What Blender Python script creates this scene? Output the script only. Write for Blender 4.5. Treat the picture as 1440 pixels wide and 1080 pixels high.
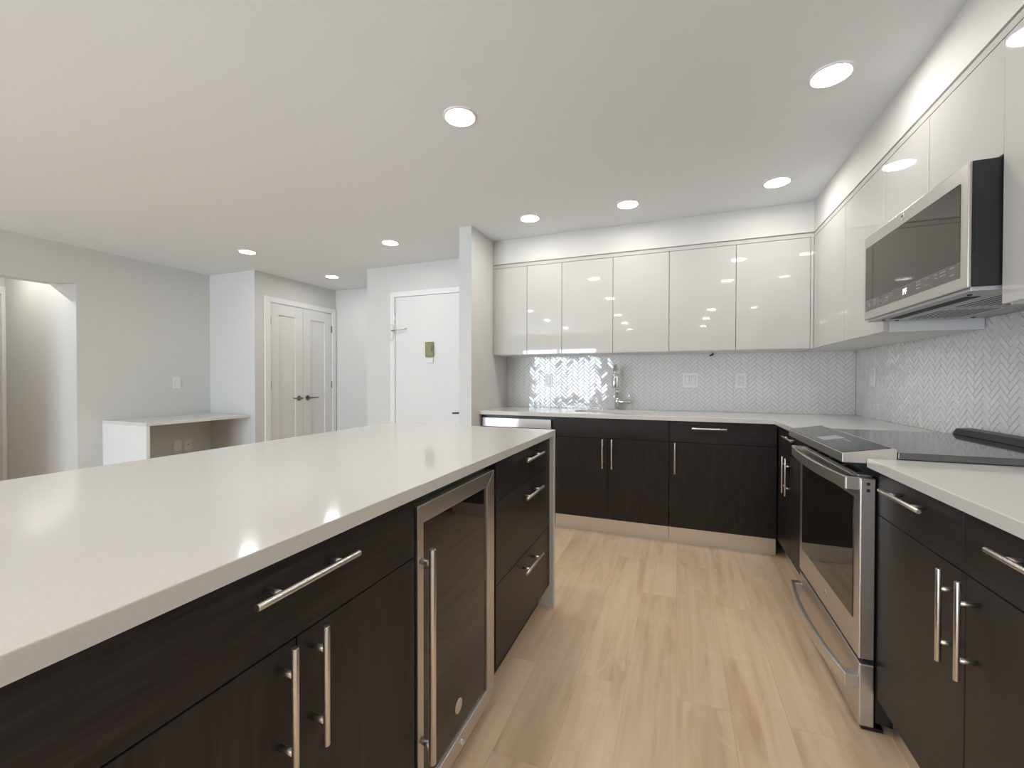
import bpy, bmesh, math, random
from mathutils import Vector, Matrix

random.seed(7)
for o in list(bpy.data.objects):
    bpy.data.objects.remove(o)
SC = bpy.context.scene
COL = SC.collection

# ------------------------------------------------------------------ camera
CAM_H, YAW, PITCH, ROLL, FPX = 1.1734, 0.3712, -0.0105, 0.0013, 598.97
cd = bpy.data.cameras.new('camera')
cd.sensor_width = 36.0
cd.sensor_fit = 'HORIZONTAL'
cd.lens = FPX / 1440.0 * 36.0
cd.clip_start = 0.01
cam = bpy.data.objects.new('camera', cd)
COL.objects.link(cam)
_fw = Vector((-math.sin(YAW), math.cos(YAW), 0))
_rt = Vector((math.cos(YAW), math.sin(YAW), 0))
_up = Vector((0, 0, 1))
_f2 = _fw * math.cos(PITCH) + _up * math.sin(PITCH)
_u2 = _up * math.cos(PITCH) - _fw * math.sin(PITCH)
_r3 = _rt * math.cos(ROLL) + _u2 * math.sin(ROLL)
_u3 = _u2 * math.cos(ROLL) - _rt * math.sin(ROLL)
cam.matrix_world = Matrix(((_r3.x, _u3.x, -_f2.x, 0), (_r3.y, _u3.y, -_f2.y, 0),
                           (_r3.z, _u3.z, -_f2.z, CAM_H), (0, 0, 0, 1)))
SC.camera = cam

# ------------------------------------------------------------------ world, big lights, exposure
W = bpy.data.worlds.new('world')
SC.world = W
W.use_nodes = True
W.node_tree.nodes['Background'].inputs[0].default_value = (0.75, 0.86, 1.0, 1)
W.node_tree.nodes['Background'].inputs[1].default_value = 1.0
SC.view_settings.view_transform = 'Standard'
SC.view_settings.look = 'None'
SC.view_settings.gamma = 1.0
SC.view_settings.exposure = 0.82
SC.view_settings.use_curve_mapping = False
LAMP_STRENGTH = 50.0
LAMP_COLOR = (1.0, 0.968, 0.925)
WINDOW_WATTS = 95.0
WINDOW_COLOR = (0.76, 0.88, 1.0)


def area_light(name, loc, rot, sx, sy, watts, color):
    ld = bpy.data.lights.new(name, 'AREA')
    ld.shape = 'RECTANGLE'
    ld.size = sx
    ld.size_y = sy
    ld.energy = watts
    ld.color = color
    ld.spread = math.radians(150)
    o = bpy.data.objects.new(name, ld)
    o.location = loc
    o.rotation_euler = rot
    COL.objects.link(o)
    return o


# daylight coming in through the sliding glass door behind the camera
area_light('daylight', (-3.09, -4.47, 1.03), (math.radians(90), 0, 0), 2.06, 1.94, WINDOW_WATTS, WINDOW_COLOR)

# ------------------------------------------------------------------ materials


def mat(name, color, rough=0.5, metal=0.0, spec=0.5, ior=None, emit=None, strength=0.0, coat=0.0):
    m = bpy.data.materials.new(name)
    m.use_nodes = True
    b = m.node_tree.nodes['Principled BSDF']
    b.inputs['Base Color'].default_value = (*color, 1)
    b.inputs['Roughness'].default_value = rough
    b.inputs['Metallic'].default_value = metal
    b.inputs['Specular IOR Level'].default_value = spec
    if ior:
        b.inputs['IOR'].default_value = ior
    if coat:
        b.inputs['Coat Weight'].default_value = coat
        b.inputs['Coat Roughness'].default_value = 0.02
    if emit:
        b.inputs['Emission Color'].default_value = (*emit, 1)
        b.inputs['Emission Strength'].default_value = strength
    return m


def nodes_of(m):
    nt = m.node_tree
    return nt, nt.nodes, nt.links, nt.nodes['Principled BSDF']


def coords(m, scale, rot=(0, 0, 0)):
    nt, N, L, b = nodes_of(m)
    tc = N.new('ShaderNodeTexCoord')
    mp = N.new('ShaderNodeMapping')
    mp.inputs['Scale'].default_value = scale
    mp.inputs['Rotation'].default_value = rot
    L.new(tc.outputs['Object'], mp.inputs['Vector'])
    return mp.outputs['Vector']


def noise(m, vec, scale, detail=4, rough=0.55, dist=0.0):
    nt, N, L, b = nodes_of(m)
    n = N.new('ShaderNodeTexNoise')
    n.inputs['Scale'].default_value = scale
    n.inputs['Detail'].default_value = detail
    n.inputs['Roughness'].default_value = rough
    n.inputs['Distortion'].default_value = dist
    L.new(vec, n.inputs['Vector'])
    return n.outputs['Fac']


def ramp(m, fac, stops):
    nt, N, L, b = nodes_of(m)
    r = N.new('ShaderNodeValToRGB')
    e = r.color_ramp.elements
    e[0].position, e[0].color = stops[0][0], (*stops[0][1], 1)
    e[1].position, e[1].color = stops[-1][0], (*stops[-1][1], 1)
    for p, c in stops[1:-1]:
        x = e.new(p)
        x.color = (*c, 1)
    L.new(fac, r.inputs['Fac'])
    return r.outputs['Color']


def mix(m, a, c, fac, mode='MIX'):
    nt, N, L, b = nodes_of(m)
    x = N.new('ShaderNodeMix')
    x.data_type = 'RGBA'
    x.blend_type = mode
    for sock, v in ((x.inputs[0], fac), (x.inputs[6], a), (x.inputs[7], c)):
        if isinstance(v, (int, float)):
            sock.default_value = v
        elif isinstance(v, tuple):
            sock.default_value = (*v, 1)
        else:
            L.new(v, sock)
    return x.outputs[2]


def bump(m, fac, strength, dist=0.01):
    nt, N, L, b = nodes_of(m)
    x = N.new('ShaderNodeBump')
    x.inputs['Strength'].default_value = strength
    x.inputs['Distance'].default_value = dist
    L.new(fac, x.inputs['Height'])
    L.new(x.outputs['Normal'], b.inputs['Normal'])


def paint(name, color, rough=0.6, bs=0.08, scale=90):
    m = mat(name, color, rough, spec=0.3)
    f = noise(m, coords(m, (1, 1, 1)), scale, 3)
    bump(m, f, bs, 0.004)
    return m


M = {}
M['wall'] = paint('wall_paint', (0.655, 0.655, 0.635))
M['wall_light'] = paint('soffit_paint', (0.64, 0.63, 0.605))
M['ceiling'] = paint('ceiling_paint', (0.785, 0.812, 0.838), 0.7, 0.10, 60)
M['trim'] = mat('white_trim_paint', (0.80, 0.80, 0.79), 0.35)
M['door'] = mat('white_door_paint', (0.75, 0.75, 0.74), 0.4)


def wood(name, scale):
    m = mat(name, (0.03, 0.025, 0.024), 0.42, spec=0.34)
    nt, N, L, b = nodes_of(m)
    v = coords(m, scale)
    f = noise(m, v, 6, 6, 0.65, 0.6)
    c = ramp(m, f, [(0.30, (0.014, 0.011, 0.0105)), (0.55, (0.025, 0.0205, 0.020)), (0.80, (0.043, 0.036, 0.035))])
    L.new(c, b.inputs['Base Color'])
    r = N.new('ShaderNodeMapRange')
    r.inputs['To Min'].default_value = 0.33
    r.inputs['To Max'].default_value = 0.48
    L.new(f, r.inputs['Value'])
    L.new(r.outputs[0], b.inputs['Roughness'])
    bump(m, f, 0.10, 0.003)
    return m


M['wood_h'] = wood('espresso_wood_horizontal', (1.0, 1.0, 14.0))
M['wood_v'] = wood('espresso_wood_vertical', (11.0, 11.0, 0.9))
M['carcass'] = mat('dark_carcass', (0.018, 0.015, 0.014), 0.55)
M['gloss'] = mat('gloss_white_lacquer', (0.555, 0.54, 0.51), 0.03, ior=1.52, spec=0.55)
M['white_body'] = mat('white_melamine', (0.76, 0.75, 0.73), 0.4)


def quartz():
    m = mat('white_quartz', (0.72, 0.70, 0.67), 0.10, spec=0.5)
    nt, N, L, b = nodes_of(m)
    f = noise(m, coords(m, (1, 1, 1)), 160, 3)
    c = ramp(m, f, [(0.3, (0.70, 0.675, 0.64)), (0.7, (0.725, 0.70, 0.665))])
    L.new(c, b.inputs['Base Color'])
    return m


M['quartz'] = quartz()


def steel(name, color, rough, scale):
    m = mat(name, color, rough, 1.0)
    f = noise(m, coords(m, scale), 12, 2)
    nt, N, L, b = nodes_of(m)
    r = N.new('ShaderNodeMapRange')
    r.inputs['To Min'].default_value = rough - 0.02
    r.inputs['To Max'].default_value = rough + 0.02
    L.new(f, r.inputs['Value'])
    L.new(r.outputs[0], b.inputs['Roughness'])
    return m


M['steel'] = steel('brushed_stainless', (0.66, 0.645, 0.625), 0.38, (2, 2, 60))
M['steel_light'] = steel('satin_stainless', (0.80, 0.78, 0.75), 0.42, (2, 2, 60))
M['handle'] = mat('brushed_nickel', (0.76, 0.725, 0.675), 0.30, 1.0)
M['micro_steel'] = steel('warm_stainless', (0.54, 0.52, 0.495), 0.30, (2, 60, 2))
M['dish_steel'] = steel('bright_stainless', (0.66, 0.65, 0.64), 0.24, (60, 2, 2))
M['chrome'] = mat('chrome', (0.80, 0.80, 0.80), 0.06, 1.0)
M['lever'] = mat('dark_nickel', (0.22, 0.21, 0.20), 0.3, 1.0)
M['black_glass'] = mat('black_glass', (0.012, 0.011, 0.010), 0.03, ior=1.6)
M['micro_glass'] = mat('smoked_mirror_glass', (0.036, 0.031, 0.022), 0.04, ior=1.5)
M['panel_glass'] = mat('grey_control_glass', (0.075, 0.068, 0.060), 0.10, ior=1.7)
M['cooktop'] = mat('ceramic_glass', (0.075, 0.076, 0.078), 0.07, ior=1.9)
M['black'] = mat('black_enamel', (0.012, 0.012, 0.013), 0.35)
M['black_matte'] = mat('black_plastic', (0.010, 0.010, 0.011), 0.6)
M['grey_print'] = mat('grey_print', (0.32, 0.31, 0.30), 0.5)
M['dark_grey'] = mat('dark_grey_plastic', (0.10, 0.10, 0.10), 0.5)
M['hood_grey'] = mat('grey_painted_steel', (0.46, 0.46, 0.47), 0.38, 0.5)
M['plate'] = mat('white_switch_plastic', (0.80, 0.80, 0.79), 0.3)
M['plate_gap'] = mat('plate_recess_grey', (0.42, 0.42, 0.42), 0.5)
M['brass'] = mat('aged_brass', (0.27, 0.27, 0.13), 0.42, 0.6)
M['grout'] = mat('grey_grout', (0.60, 0.60, 0.60), 0.8)
M['tile'] = mat('white_glazed_tile', (0.78, 0.775, 0.765), 0.06, ior=1.55, spec=0.5)
M['lens'] = mat('lamp_lens', (0.9, 0.9, 0.9), 0.4, emit=LAMP_COLOR, strength=LAMP_STRENGTH)
M['lit'] = mat('lit_digits', (0.8, 0.85, 0.9), 0.4, emit=(0.85, 0.92, 1.0), strength=1.6)
M['cream'] = mat('cream_laminate', (0.75, 0.70, 0.55), 0.4)
M['oak'] = mat('oak_laminate', (0.38, 0.24, 0.08), 0.4)
M['brown'] = mat('dark_brown_tile', (0.06, 0.03, 0.015), 0.4)


def floor_mat():
    m = mat('oak_vinyl_plank', (0.5, 0.38, 0.26), 0.36, spec=0.45)
    nt, N, L, b = nodes_of(m)
    v = coords(m, (1, 1, 1), (0, 0, math.radians(90)))
    br = N.new('ShaderNodeTexBrick')
    br.offset = 0.37
    br.inputs['Scale'].default_value = 1.0
    br.inputs['Brick Width'].default_value = 1.22
    br.inputs['Row Height'].default_value = 0.18
    br.inputs['Mortar Size'].default_value = 0.0012
    br.inputs['Mortar Smooth'].default_value = 0.2
    br.inputs['Color1'].default_value = (0.0, 0.0, 0.0, 1)
    br.inputs['Color2'].default_value = (1, 1, 1, 1)
    br.inputs['Mortar'].default_value = (0.25, 0.25, 0.25, 1)
    L.new(v, br.inputs['Vector'])
    # shift the grain from plank to plank
    tc = N.new('ShaderNodeTexCoord')
    sep = N.new('ShaderNodeVectorMath')
    sep.operation = 'MULTIPLY_ADD'
    sep.inputs[1].default_value = (7.0, 0.9, 1.0)
    L.new(tc.outputs['Object'], sep.inputs[0])
    sc = N.new('ShaderNodeVectorMath')
    sc.operation = 'SCALE'
    sc.inputs['Scale'].default_value = 13.0
    L.new(br.outputs['Color'], sc.inputs[0])
    L.new(sc.outputs[0], sep.inputs[2])
    def mul(x, y):
        n = N.new('ShaderNodeVectorMath')
        n.operation = 'MULTIPLY'
        n.inputs[1].default_value = (x, y, 1.0)
        L.new(sep.outputs[0], n.inputs[0])
        return n.outputs[0]
    f1 = noise(m, mul(1.0, 1.0), 1.3, 3, 0.5, 0.8)
    f2 = noise(m, mul(5.0, 1.6), 1.0, 5, 0.62, 0.4)
    f3 = noise(m, mul(0.9, 2.6), 1.2, 2, 0.5, 3.0)
    c1 = ramp(m, f1, [(0.30, (0.56, 0.375, 0.225)), (0.5, (0.80, 0.59, 0.40)), (0.70, (0.85, 0.665, 0.48))])
    c2 = ramp(m, f2, [(0.30, (0.59, 0.40, 0.25)), (0.5, (0.77, 0.57, 0.385)), (0.72, (0.84, 0.66, 0.475))])
    c = mix(m, c1, c2, 0.42)
    c3 = ramp(m, f3, [(0.56, (0, 0, 0)), (0.74, (0.55, 0.55, 0.55))])
    c = mix(m, c, (0.86, 0.70, 0.525), c3)
    tone = ramp(m, br.outputs['Color'], [(0.0, (0.95, 0.945, 0.94)), (1.0, (1.04, 1.035, 1.03))])
    c = mix(m, c, tone, 1.0, 'MULTIPLY')
    dark = ramp(m, br.outputs['Fac'], [(0.0, (1, 1, 1)), (1.0, (0.90, 0.87, 0.84))])
    c = mix(m, c, dark, 1.0, 'MULTIPLY')
    L.new(c, b.inputs['Base Color'])
    bump(m, f2, 0.05, 0.002)
    return m


M['floor'] = floor_mat()

# ------------------------------------------------------------------ mesh helpers


class MB:
    def __init__(self):
        self.bm = bmesh.new()

    def _merge(self, t, mi=0, smooth=False):
        for f in t.faces:
            f.material_index = mi
            f.smooth = smooth
        me = bpy.data.meshes.new('tmp')
        t.to_mesh(me)
        t.free()
        self.bm.from_mesh(me)
        bpy.data.meshes.remove(me)
        return self

    def box(self, x0, x1, y0, y1, z0, z1, bev=0.0, mi=0, seg=2):
        t = bmesh.new()
        bmesh.ops.create_cube(t, size=1.0)
        a = [sorted(p) for p in ((x0, x1), (y0, y1), (z0, z1))]
        for v in t.verts:
            v.co = Vector([(a[i][0] + a[i][1]) / 2 + v.co[i] * (a[i][1] - a[i][0]) for i in range(3)])
        if bev:
            bmesh.ops.bevel(t, geom=t.edges[:], offset=bev, segments=seg, profile=0.5, affect='EDGES')
        return self._merge(t, mi)

    def cyl(self, p0, p1, r, r2=None, seg=20, bev=0.0, mi=0, smooth=True):
        p0, p1 = Vector(p0), Vector(p1)
        t = bmesh.new()
        bmesh.ops.create_cone(t, cap_ends=True, segments=seg, radius1=r, radius2=r if r2 is None else r2,
                              depth=(p1 - p0).length)
        if bev:
            caps = [e for e in t.edges if abs(e.verts[0].co.z - e.verts[1].co.z) < 1e-6]
            bmesh.ops.bevel(t, geom=caps, offset=bev, segments=2, profile=0.5, affect='EDGES')
        q = Vector((0, 0, 1)).rotation_difference((p1 - p0).normalized())
        for v in t.verts:
            v.co = q @ v.co + (p0 + p1) / 2
        for f in t.faces:
            f.material_index = mi
            f.smooth = smooth and len(f.verts) == 4
        me = bpy.data.meshes.new('tmp')
        t.to_mesh(me)
        t.free()
        self.bm.from_mesh(me)
        bpy.data.meshes.remove(me)
        return self

    def prism(self, poly, vec, mi=0, bev=0.0):
        """closed polygon (3-D points) pushed along vec"""
        t = bmesh.new()
        vs = [t.verts.new(p) for p in poly]
        f = t.faces.new(vs)
        r = bmesh.ops.extrude_face_region(t, geom=[f])
        nv = [g for g in r['geom'] if isinstance(g, bmesh.types.BMVert)]
        bmesh.ops.translate(t, verts=nv, vec=vec)
        bmesh.ops.recalc_face_normals(t, faces=t.faces)
        if bev:
            bmesh.ops.bevel(t, geom=t.edges[:], offset=bev, segments=2, profile=0.5, affect='EDGES')
        return self._merge(t, mi)

    def tube(self, pts, r, seg=14, mi=0):
        t = bmesh.new()
        pts = [Vector(p) for p in pts]
        rr = r if isinstance(r, (list, tuple)) else [r] * len(pts)
        prev = None
        rings = []
        side = None
        for i, p in enumerate(pts):
            d = (pts[min(i + 1, len(pts) - 1)] - pts[max(i - 1, 0)]).normalized()
            if side is None:
                side = d.orthogonal().normalized()
            side = (side - d * side.dot(d)).normalized()
            up = d.cross(side)
            ring = [t.verts.new(p + (side * math.cos(a) + up * math.sin(a)) * rr[i])
                    for a in [2 * math.pi * k / seg for k in range(seg)]]
            if prev:
                for k in range(seg):
                    t.faces.new((prev[k], prev[(k + 1) % seg], ring[(k + 1) % seg], ring[k]))
            prev = ring
            rings.append(ring)
        t.faces.new(rings[0][::-1])
        t.faces.new(rings[-1])
        bmesh.ops.recalc_face_normals(t, faces=t.faces)
        return self._merge(t, mi, True)

    def build(self, name, mats, parent=None):
        me = bpy.data.meshes.new(name)
        off = Vector((0, 0, 0))
        p = parent
        while p is not None:
            off += p.location
            p = p.parent
        bmesh.ops.translate(self.bm, verts=self.bm.verts, vec=-off)
        self.bm.normal_update()
        self.bm.to_mesh(me)
        self.bm.free()
        for x in (mats if isinstance(mats, (list, tuple)) else [mats]):
            me.materials.append(x)
        o = bpy.data.objects.new(name, me)
        COL.objects.link(o)
        if parent is not None:
            o.parent = parent
        return o


def B(*a, **k):
    return MB().box(*a, **k)


def structure(o):
    o['kind'] = 'structure'
    return o


def thing(name, label, cat, loc, group=None):
    o = bpy.data.objects.new(name, None)
    o.empty_display_size = 0.1
    o.location = loc
    COL.objects.link(o)
    return tag(o, label, cat, group)


def tag(o, label, cat, group=None):
    o['label'] = label
    o['category'] = cat
    if group:
        o['group'] = group
    return o


def recenter(o, loc):
    """put a single-mesh thing's origin at loc"""
    loc = Vector(loc)
    o.data.transform(Matrix.Translation(-loc))
    o.location = loc
    return o


class Fr:
    """front plane of a run of units: u runs along it, d goes back from the front, z up"""

    def __init__(self, axis, f, sgn):
        self.axis, self.f, self.s = axis, f, sgn

    def p(self, u, d, z):
        return Vector((u, self.f + self.s * d, z)) if self.axis == 'x' else Vector((self.f + self.s * d, u, z))

    def box(self, mb, u0, u1, d0, d1, z0, z1, bev=0.0, mi=0):
        a, c = self.p(u0, d0, z0), self.p(u1, d1, z1)
        return mb.box(a.x, c.x, a.y, c.y, a.z, c.z, bev, mi)


BACK = Fr('x', 3.241, 1)          # back run of base units
RIGHT = Fr('y', 0.617, 1)         # right run
ISL = Fr('y', -0.610, -1)         # island, facing the aisle
UB = Fr('x', 3.4976, 1)           # back wall units
UR = Fr('y', 0.871, 1)            # right wall units
H = 2.406
CT = 0.914


def handle(fr, parent, u, z, L, vertical, cc=0.128, r=0.006, stand=0.034):
    mb = MB()
    if vertical:
        mb.cyl(fr.p(u, -stand, z - L / 2), fr.p(u, -stand, z + L / 2), r, bev=0.001)
        for s in (-1, 1):
            mb.cyl(fr.p(u, 0.0, z + s * cc / 2), fr.p(u, -stand, z + s * cc / 2), r * 0.9)
    else:
        mb.cyl(fr.p(u - L / 2, -stand, z), fr.p(u + L / 2, -stand, z), r, bev=0.001)
        for s in (-1, 1):
            mb.cyl(fr.p(u + s * cc / 2, 0.0, z), fr.p(u + s * cc / 2, -stand, z), r * 0.9)
    return mb.build('handle', M['handle'], parent)


def front(fr, root, name, u0, u1, z0, z1, m, g=0.0015):
    mb = MB()
    fr.box(mb, u0 + g, u1 - g, 0.0, 0.019, z0 + g, z1 - g, 0.0012)
    return mb.build(name, m, root)


SEAM = 0.730
DB, DT = 0.120, 0.882


def base_body(fr, root, u0, u1, depth=0.58, kick=None, kd=0.045, open_top=None):
    mb = MB()
    if open_top:
        fr.box(mb, u0 + 0.0005, u1 - 0.0005, 0.020, depth, 0.118, open_top)
        fr.box(mb, u0 + 0.0005, u1 - 0.0005, 0.020, 0.060, open_top, 0.8825)
        fr.box(mb, u0 + 0.0005, u0 + 0.018, 0.060, depth, open_top, 0.8825)
        fr.box(mb, u1 - 0.018, u1 - 0.0005, 0.060, depth, open_top, 0.8825)
    else:
        fr.box(mb, u0 + 0.0005, u1 - 0.0005, 0.020, depth, 0.118, 0.8825)
    fr.box(mb, u0 + 0.0005, u1 - 0.0005, kd + 0.010, depth, 0.003, 0.118)
    mb.build('body', M['carcass'], root)
    mb = MB()
    fr.box(mb, u0 + 0.0005, u1 - 0.0005, kd, kd + 0.009, 0.0, 0.1165)
    mb.build('toe_kick', kick or M['steel_light'], root)


# ------------------------------------------------------------------ setting


def st(name, mb, m):
    return structure(mb.build(name, m))


st('floor', B(-8.2, 1.4, -4.7, 4.9, -0.08, 0.0), M['floor'])
st('ceiling', B(-8.2, 1.4, -4.7, 4.9, H, H + 0.08), M['ceiling'])
# left wall with the passage opening and its clipped corner
mb = B(-5.32, -5.2, -4.6, 1.15, 0, H).box(-5.32, -5.2, 2.22, 3.55, 0, H)
mb.prism([(-5.2, 1.15, 2.025), (-5.2, 2.088, 2.032), (-5.2, 2.22, 2.062), (-5.2, 2.22, H), (-5.2, 1.15, H)], (-0.12, 0, 0))
mb.prism([(-5.235, 2.088, 2.032), (-5.2, 2.22, 2.061), (-5.2, 2.22, 1.898)], (-0.085, 0, 0))
st('wall_left', mb, M['wall'])
st('wall_alcove', B(-5.2, -4.45, 3.43, 3.53, 0, H), M['wall'])
st('wall_closet', B(-4.55, -4.45, 3.53, 3.615, 0, H).box(-4.55, -4.45, 4.575, 4.75, 0, H)
   .box(-4.55, -4.45, 3.615, 4.575, 2.080, H), M['wall'])
st('wall_hall', B(-4.45, -3.13, 4.65, 4.75, 0, H), M['wall'])
st('wall_entry', B(-3.245, -2.872, 3.86, 3.98, 0, H).box(-1.93, -1.66, 3.86, 3.98, 0, H)
   .box(-2.872, -1.93, 3.86, 3.98, 2.068, H).box(-3.245, -3.13, 3.98, 4.75, 0, H), M['wall'])
st('wall_partition', B(-1.656, -1.545, 3.07, 3.845, 0, H), M['wall'])
st('wall_back', B(-1.66, 1.34, 3.848, 3.96, 0, H), M['wall_light'])
st('wall_right', B(1.229, 1.34, -4.6, 3.848, 0, H), M['wall_light'])
st('wall_behind', B(-5.2, -4.17, -4.62, -4.5, 0, H).box(-2.0, 1.229, -4.62, -4.5, 0, H)
   .box(-4.17, -2.0, -4.62, -4.5, 2.06, H), M['wall'])
# soffit over the wall units
st('wall_soffit', MB().prism([(-1.543, 3.4976, 2.195), (0.871, 3.4976, 2.195), (0.871, 0.75, 2.195),
                              (1.228, 0.75, 2.195), (1.228, 3.846, 2.195), (-1.543, 3.846, 2.195)],
                             (0, 0, H - 2.1955)), M['wall_light'])
st('gap_shade_strip', MB().prism([(-1.543, 3.510, 2.1845), (0.8835, 3.510, 2.1845), (0.8835, 0.75, 2.1845),
                         (1.228, 0.75, 2.1845), (1.228, 3.846, 2.1845), (-1.543, 3.846, 2.1845)],
                        (0, 0, 0.0105)), M['plate_gap'])  # recessed strip coloured grey for the shade in the gap under the soffit
st('trim_2', MB().prism([(-1.543, 3.4976, 2.1605), (0.871, 3.4976, 2.1605), (0.871, 0.75, 2.1605),
                         (1.228, 0.75, 2.1605), (1.228, 3.846, 2.1605), (-1.543, 3.846, 2.1605)],
                        (0, 0, 0.0235)), M['gloss'])
# passage beyond the opening, and the lit room at its end
st('wall_passage', B(-6.62, -5.32, 2.22, 2.32, 0, H).box(-6.62, -5.32, 1.05, 1.15, 0, H)
   .box(-6.62, -6.52, 1.15, 1.30, 0, H).box(-6.62, -6.52, 1.30, 2.2195, 2.06, H), M['wall'])
st('trim_3', B(-6.519, -6.502, 2.191, 2.2195, 0, 2.13, 0.003).box(-6.519, -6.502, 1.23, 1.31, 0, 2.13, 0.003)
   .box(-6.519, -6.502, 1.31, 2.191, 2.05, 2.13, 0.003).box(-6.62, -6.519, 2.191, 2.2195, 0, 2.05), M['trim'])
st('baseboard_passage', B(-6.50, -5.33, 2.205, 2.2195, 0, 0.11, 0.003), M['trim'])
st('wall_bath', B(-8.1, -8.0, 0.4, 3.2, 0, H).box(-8.0, -6.63, 3.1, 3.2, 0, H).box(-8.0, -6.63, 0.4, 0.5, 0, H),
   M['wall_light'])

# window behind the camera: a two-leaf sliding glass door
wn = structure(bpy.data.objects.new('window_1', None))
wn.location = (-3.085, -4.56, 0)
COL.objects.link(wn)
fmb = B(-4.17, -4.12, -4.6, -4.51, 0.0, 2.06, 0.004).box(-2.05, -2.0, -4.6, -4.51, 0.0, 2.06, 0.004)
fmb.box(-4.12, -2.05, -4.6, -4.51, 2.01, 2.06, 0.004).box(-4.12, -2.05, -4.6, -4.51, 0.0, 0.05, 0.004)
fmb.box(-3.13, -3.04, -4.6, -4.455, 0.05, 2.01, 0.004)
fmb.build('window_frame', M['trim'], wn)
gm = bpy.data.materials.new('clear_glass')
gm.use_nodes = True
nt = gm.node_tree
tr = nt.nodes.new('ShaderNodeBsdfTransparent')
gl = nt.nodes.new('ShaderNodeBsdfGlossy')
gl.inputs['Roughness'].default_value = 0.02
mx = nt.nodes.new('ShaderNodeMixShader')
mx.inputs[0].default_value = 0.06
nt.links.new(tr.outputs[0], mx.inputs[1])
nt.links.new(gl.outputs[0], mx.inputs[2])
nt.links.new(mx.outputs[0], nt.nodes['Material Output'].inputs['Surface'])
for x0, x1 in ((-4.12, -3.13), (-3.04, -2.05)):
    B(x0, x1, -4.566, -4.558, 0.05, 2.01).build('pane', gm, wn)


# herringbone tiles laid on a wall plane
def clip(poly, ax, val, keep_greater):
    out = []
    for i in range(len(poly)):
        a, b = poly[i], poly[(i + 1) % len(poly)]
        ia = (a[ax] >= val) == keep_greater
        ib = (b[ax] >= val) == keep_greater
        if ia:
            out.append(a)
        if ia != ib:
            t = (val - a[ax]) / (b[ax] - a[ax])
            out.append((a[0] + t * (b[0] - a[0]), a[1] + t * (b[1] - a[1])))
    return out


def tiles(name, to3, u0, u1, v0, v1, thick=0.008):
    """to3(u, v, h): wall point, h = height off the wall"""
    bm = bmesh.new()
    base = [bm.verts.new(to3(*q)) for q in ((u0, v0, 0.004), (u1, v0, 0.004), (u1, v1, 0.004), (u0, v1, 0.004))]
    f = bm.faces.new(base)
    f.material_index = 1
    Lt, Wt, g = 0.0744, 0.0248, 0.0015
    s = math.sqrt(0.5)
    n1 = int((v1 - v0 + 0.4) / (Wt * 1.414)) + 4
    n2 = int((u1 - u0 + 0.4) / (Lt * 1.414)) + 4
    for j in range(-2, n2):
        for i in range(-n2 * 2, n1 + n2 * 2):
            for kind in (0, 1):
                ox, oy = i * Wt + j * Lt, i * Wt - j * Lt
                if kind == 0:
                    r = (ox, oy, ox + Lt, oy + Wt)
                else:
                    r = (ox, oy + Wt, ox + Wt, oy + Wt + Lt)
                rect = [(r[0] + g, r[1] + g), (r[2] - g, r[1] + g), (r[2] - g, r[3] - g), (r[0] + g, r[3] - g)]
                poly = [(u0 - 0.03 + (x - y) * s, v0 - 0.05 + (x + y) * s) for x, y in rect]
                xs = [q[0] for q in poly]
                ys = [q[1] for q in poly]
                if max(xs) < u0 or min(xs) > u1 or max(ys) < v0 or min(ys) > v1:
                    continue
                for ax, val, kg in ((0, u0, True), (0, u1, False), (1, v0, True), (1, v1, False)):
                    poly = clip(poly, ax, val, kg)
                    if len(poly) < 3:
                        break
                if len(poly) < 3:
                    continue
                cx = sum(q[0] for q in poly) / len(poly)
                cy = sum(q[1] for q in poly) / len(poly)
                tx, ty = random.gauss(0, 0.011), random.gauss(0, 0.011)
                lo = [bm.verts.new(to3(q[0], q[1], 0.004)) for q in poly]
                sh = [bm.verts.new(to3(q[0], q[1], thick - 0.001)) for q in poly]
                hi = []
                for q in poly:
                    d = math.hypot(q[0] - cx, q[1] - cy) or 1
                    k = max(0.0, 1 - 0.0026 / d)
                    x, y = cx + (q[0] - cx) * k, cy + (q[1] - cy) * k
                    hi.append(bm.verts.new(to3(x, y, thick + tx * (x - cx) + ty * (y - cy))))
                n = len(poly)
                for a, b in ((lo, sh), (sh, hi)):
                    for q in range(n):
                        bm.faces.new((a[q], a[(q + 1) % n], b[(q + 1) % n], b[q]))
                bm.faces.new(hi)
    bmesh.ops.recalc_face_normals(bm, faces=[f for f in bm.faces if f.material_index == 0])
    me = bpy.data.meshes.new(name)
    bm.to_mesh(me)
    bm.free()
    me.materials.append(M['tile'])
    me.materials.append(M['grout'])
    o = bpy.data.objects.new(name, me)
    COL.objects.link(o)
    return structure(o)


tiles('wall_tiles_back', lambda u, v, h: (u, 3.849 - h, v), -1.544, 1.220, CT, 1.391)
tiles('wall_tiles_right', lambda u, v, h: (1.230 - h, u, v), 0.75, 3.840, CT, 1.440)

# ------------------------------------------------------------------ doors of the setting
# entrance door
d1 = structure(bpy.data.objects.new('door_1', None))
d1.location = (-2.40, 3.86, 0)
COL.objects.link(d1)
B(-2.858, -1.945, 3.853, 3.895, 0.008, 2.058, 0.002).build('door_leaf', M['door'], d1)
fm = B(-2.920, -2.863, 3.842, 3.8595, 0, 2.118, 0.003).box(-1.940, -1.883, 3.842, 3.8595, 0, 2.118, 0.003)
fm.box(-2.863, -1.940, 3.842, 3.8595, 2.062, 2.118, 0.003)
fm.build('door_frame', M['trim'], d1)
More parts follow.
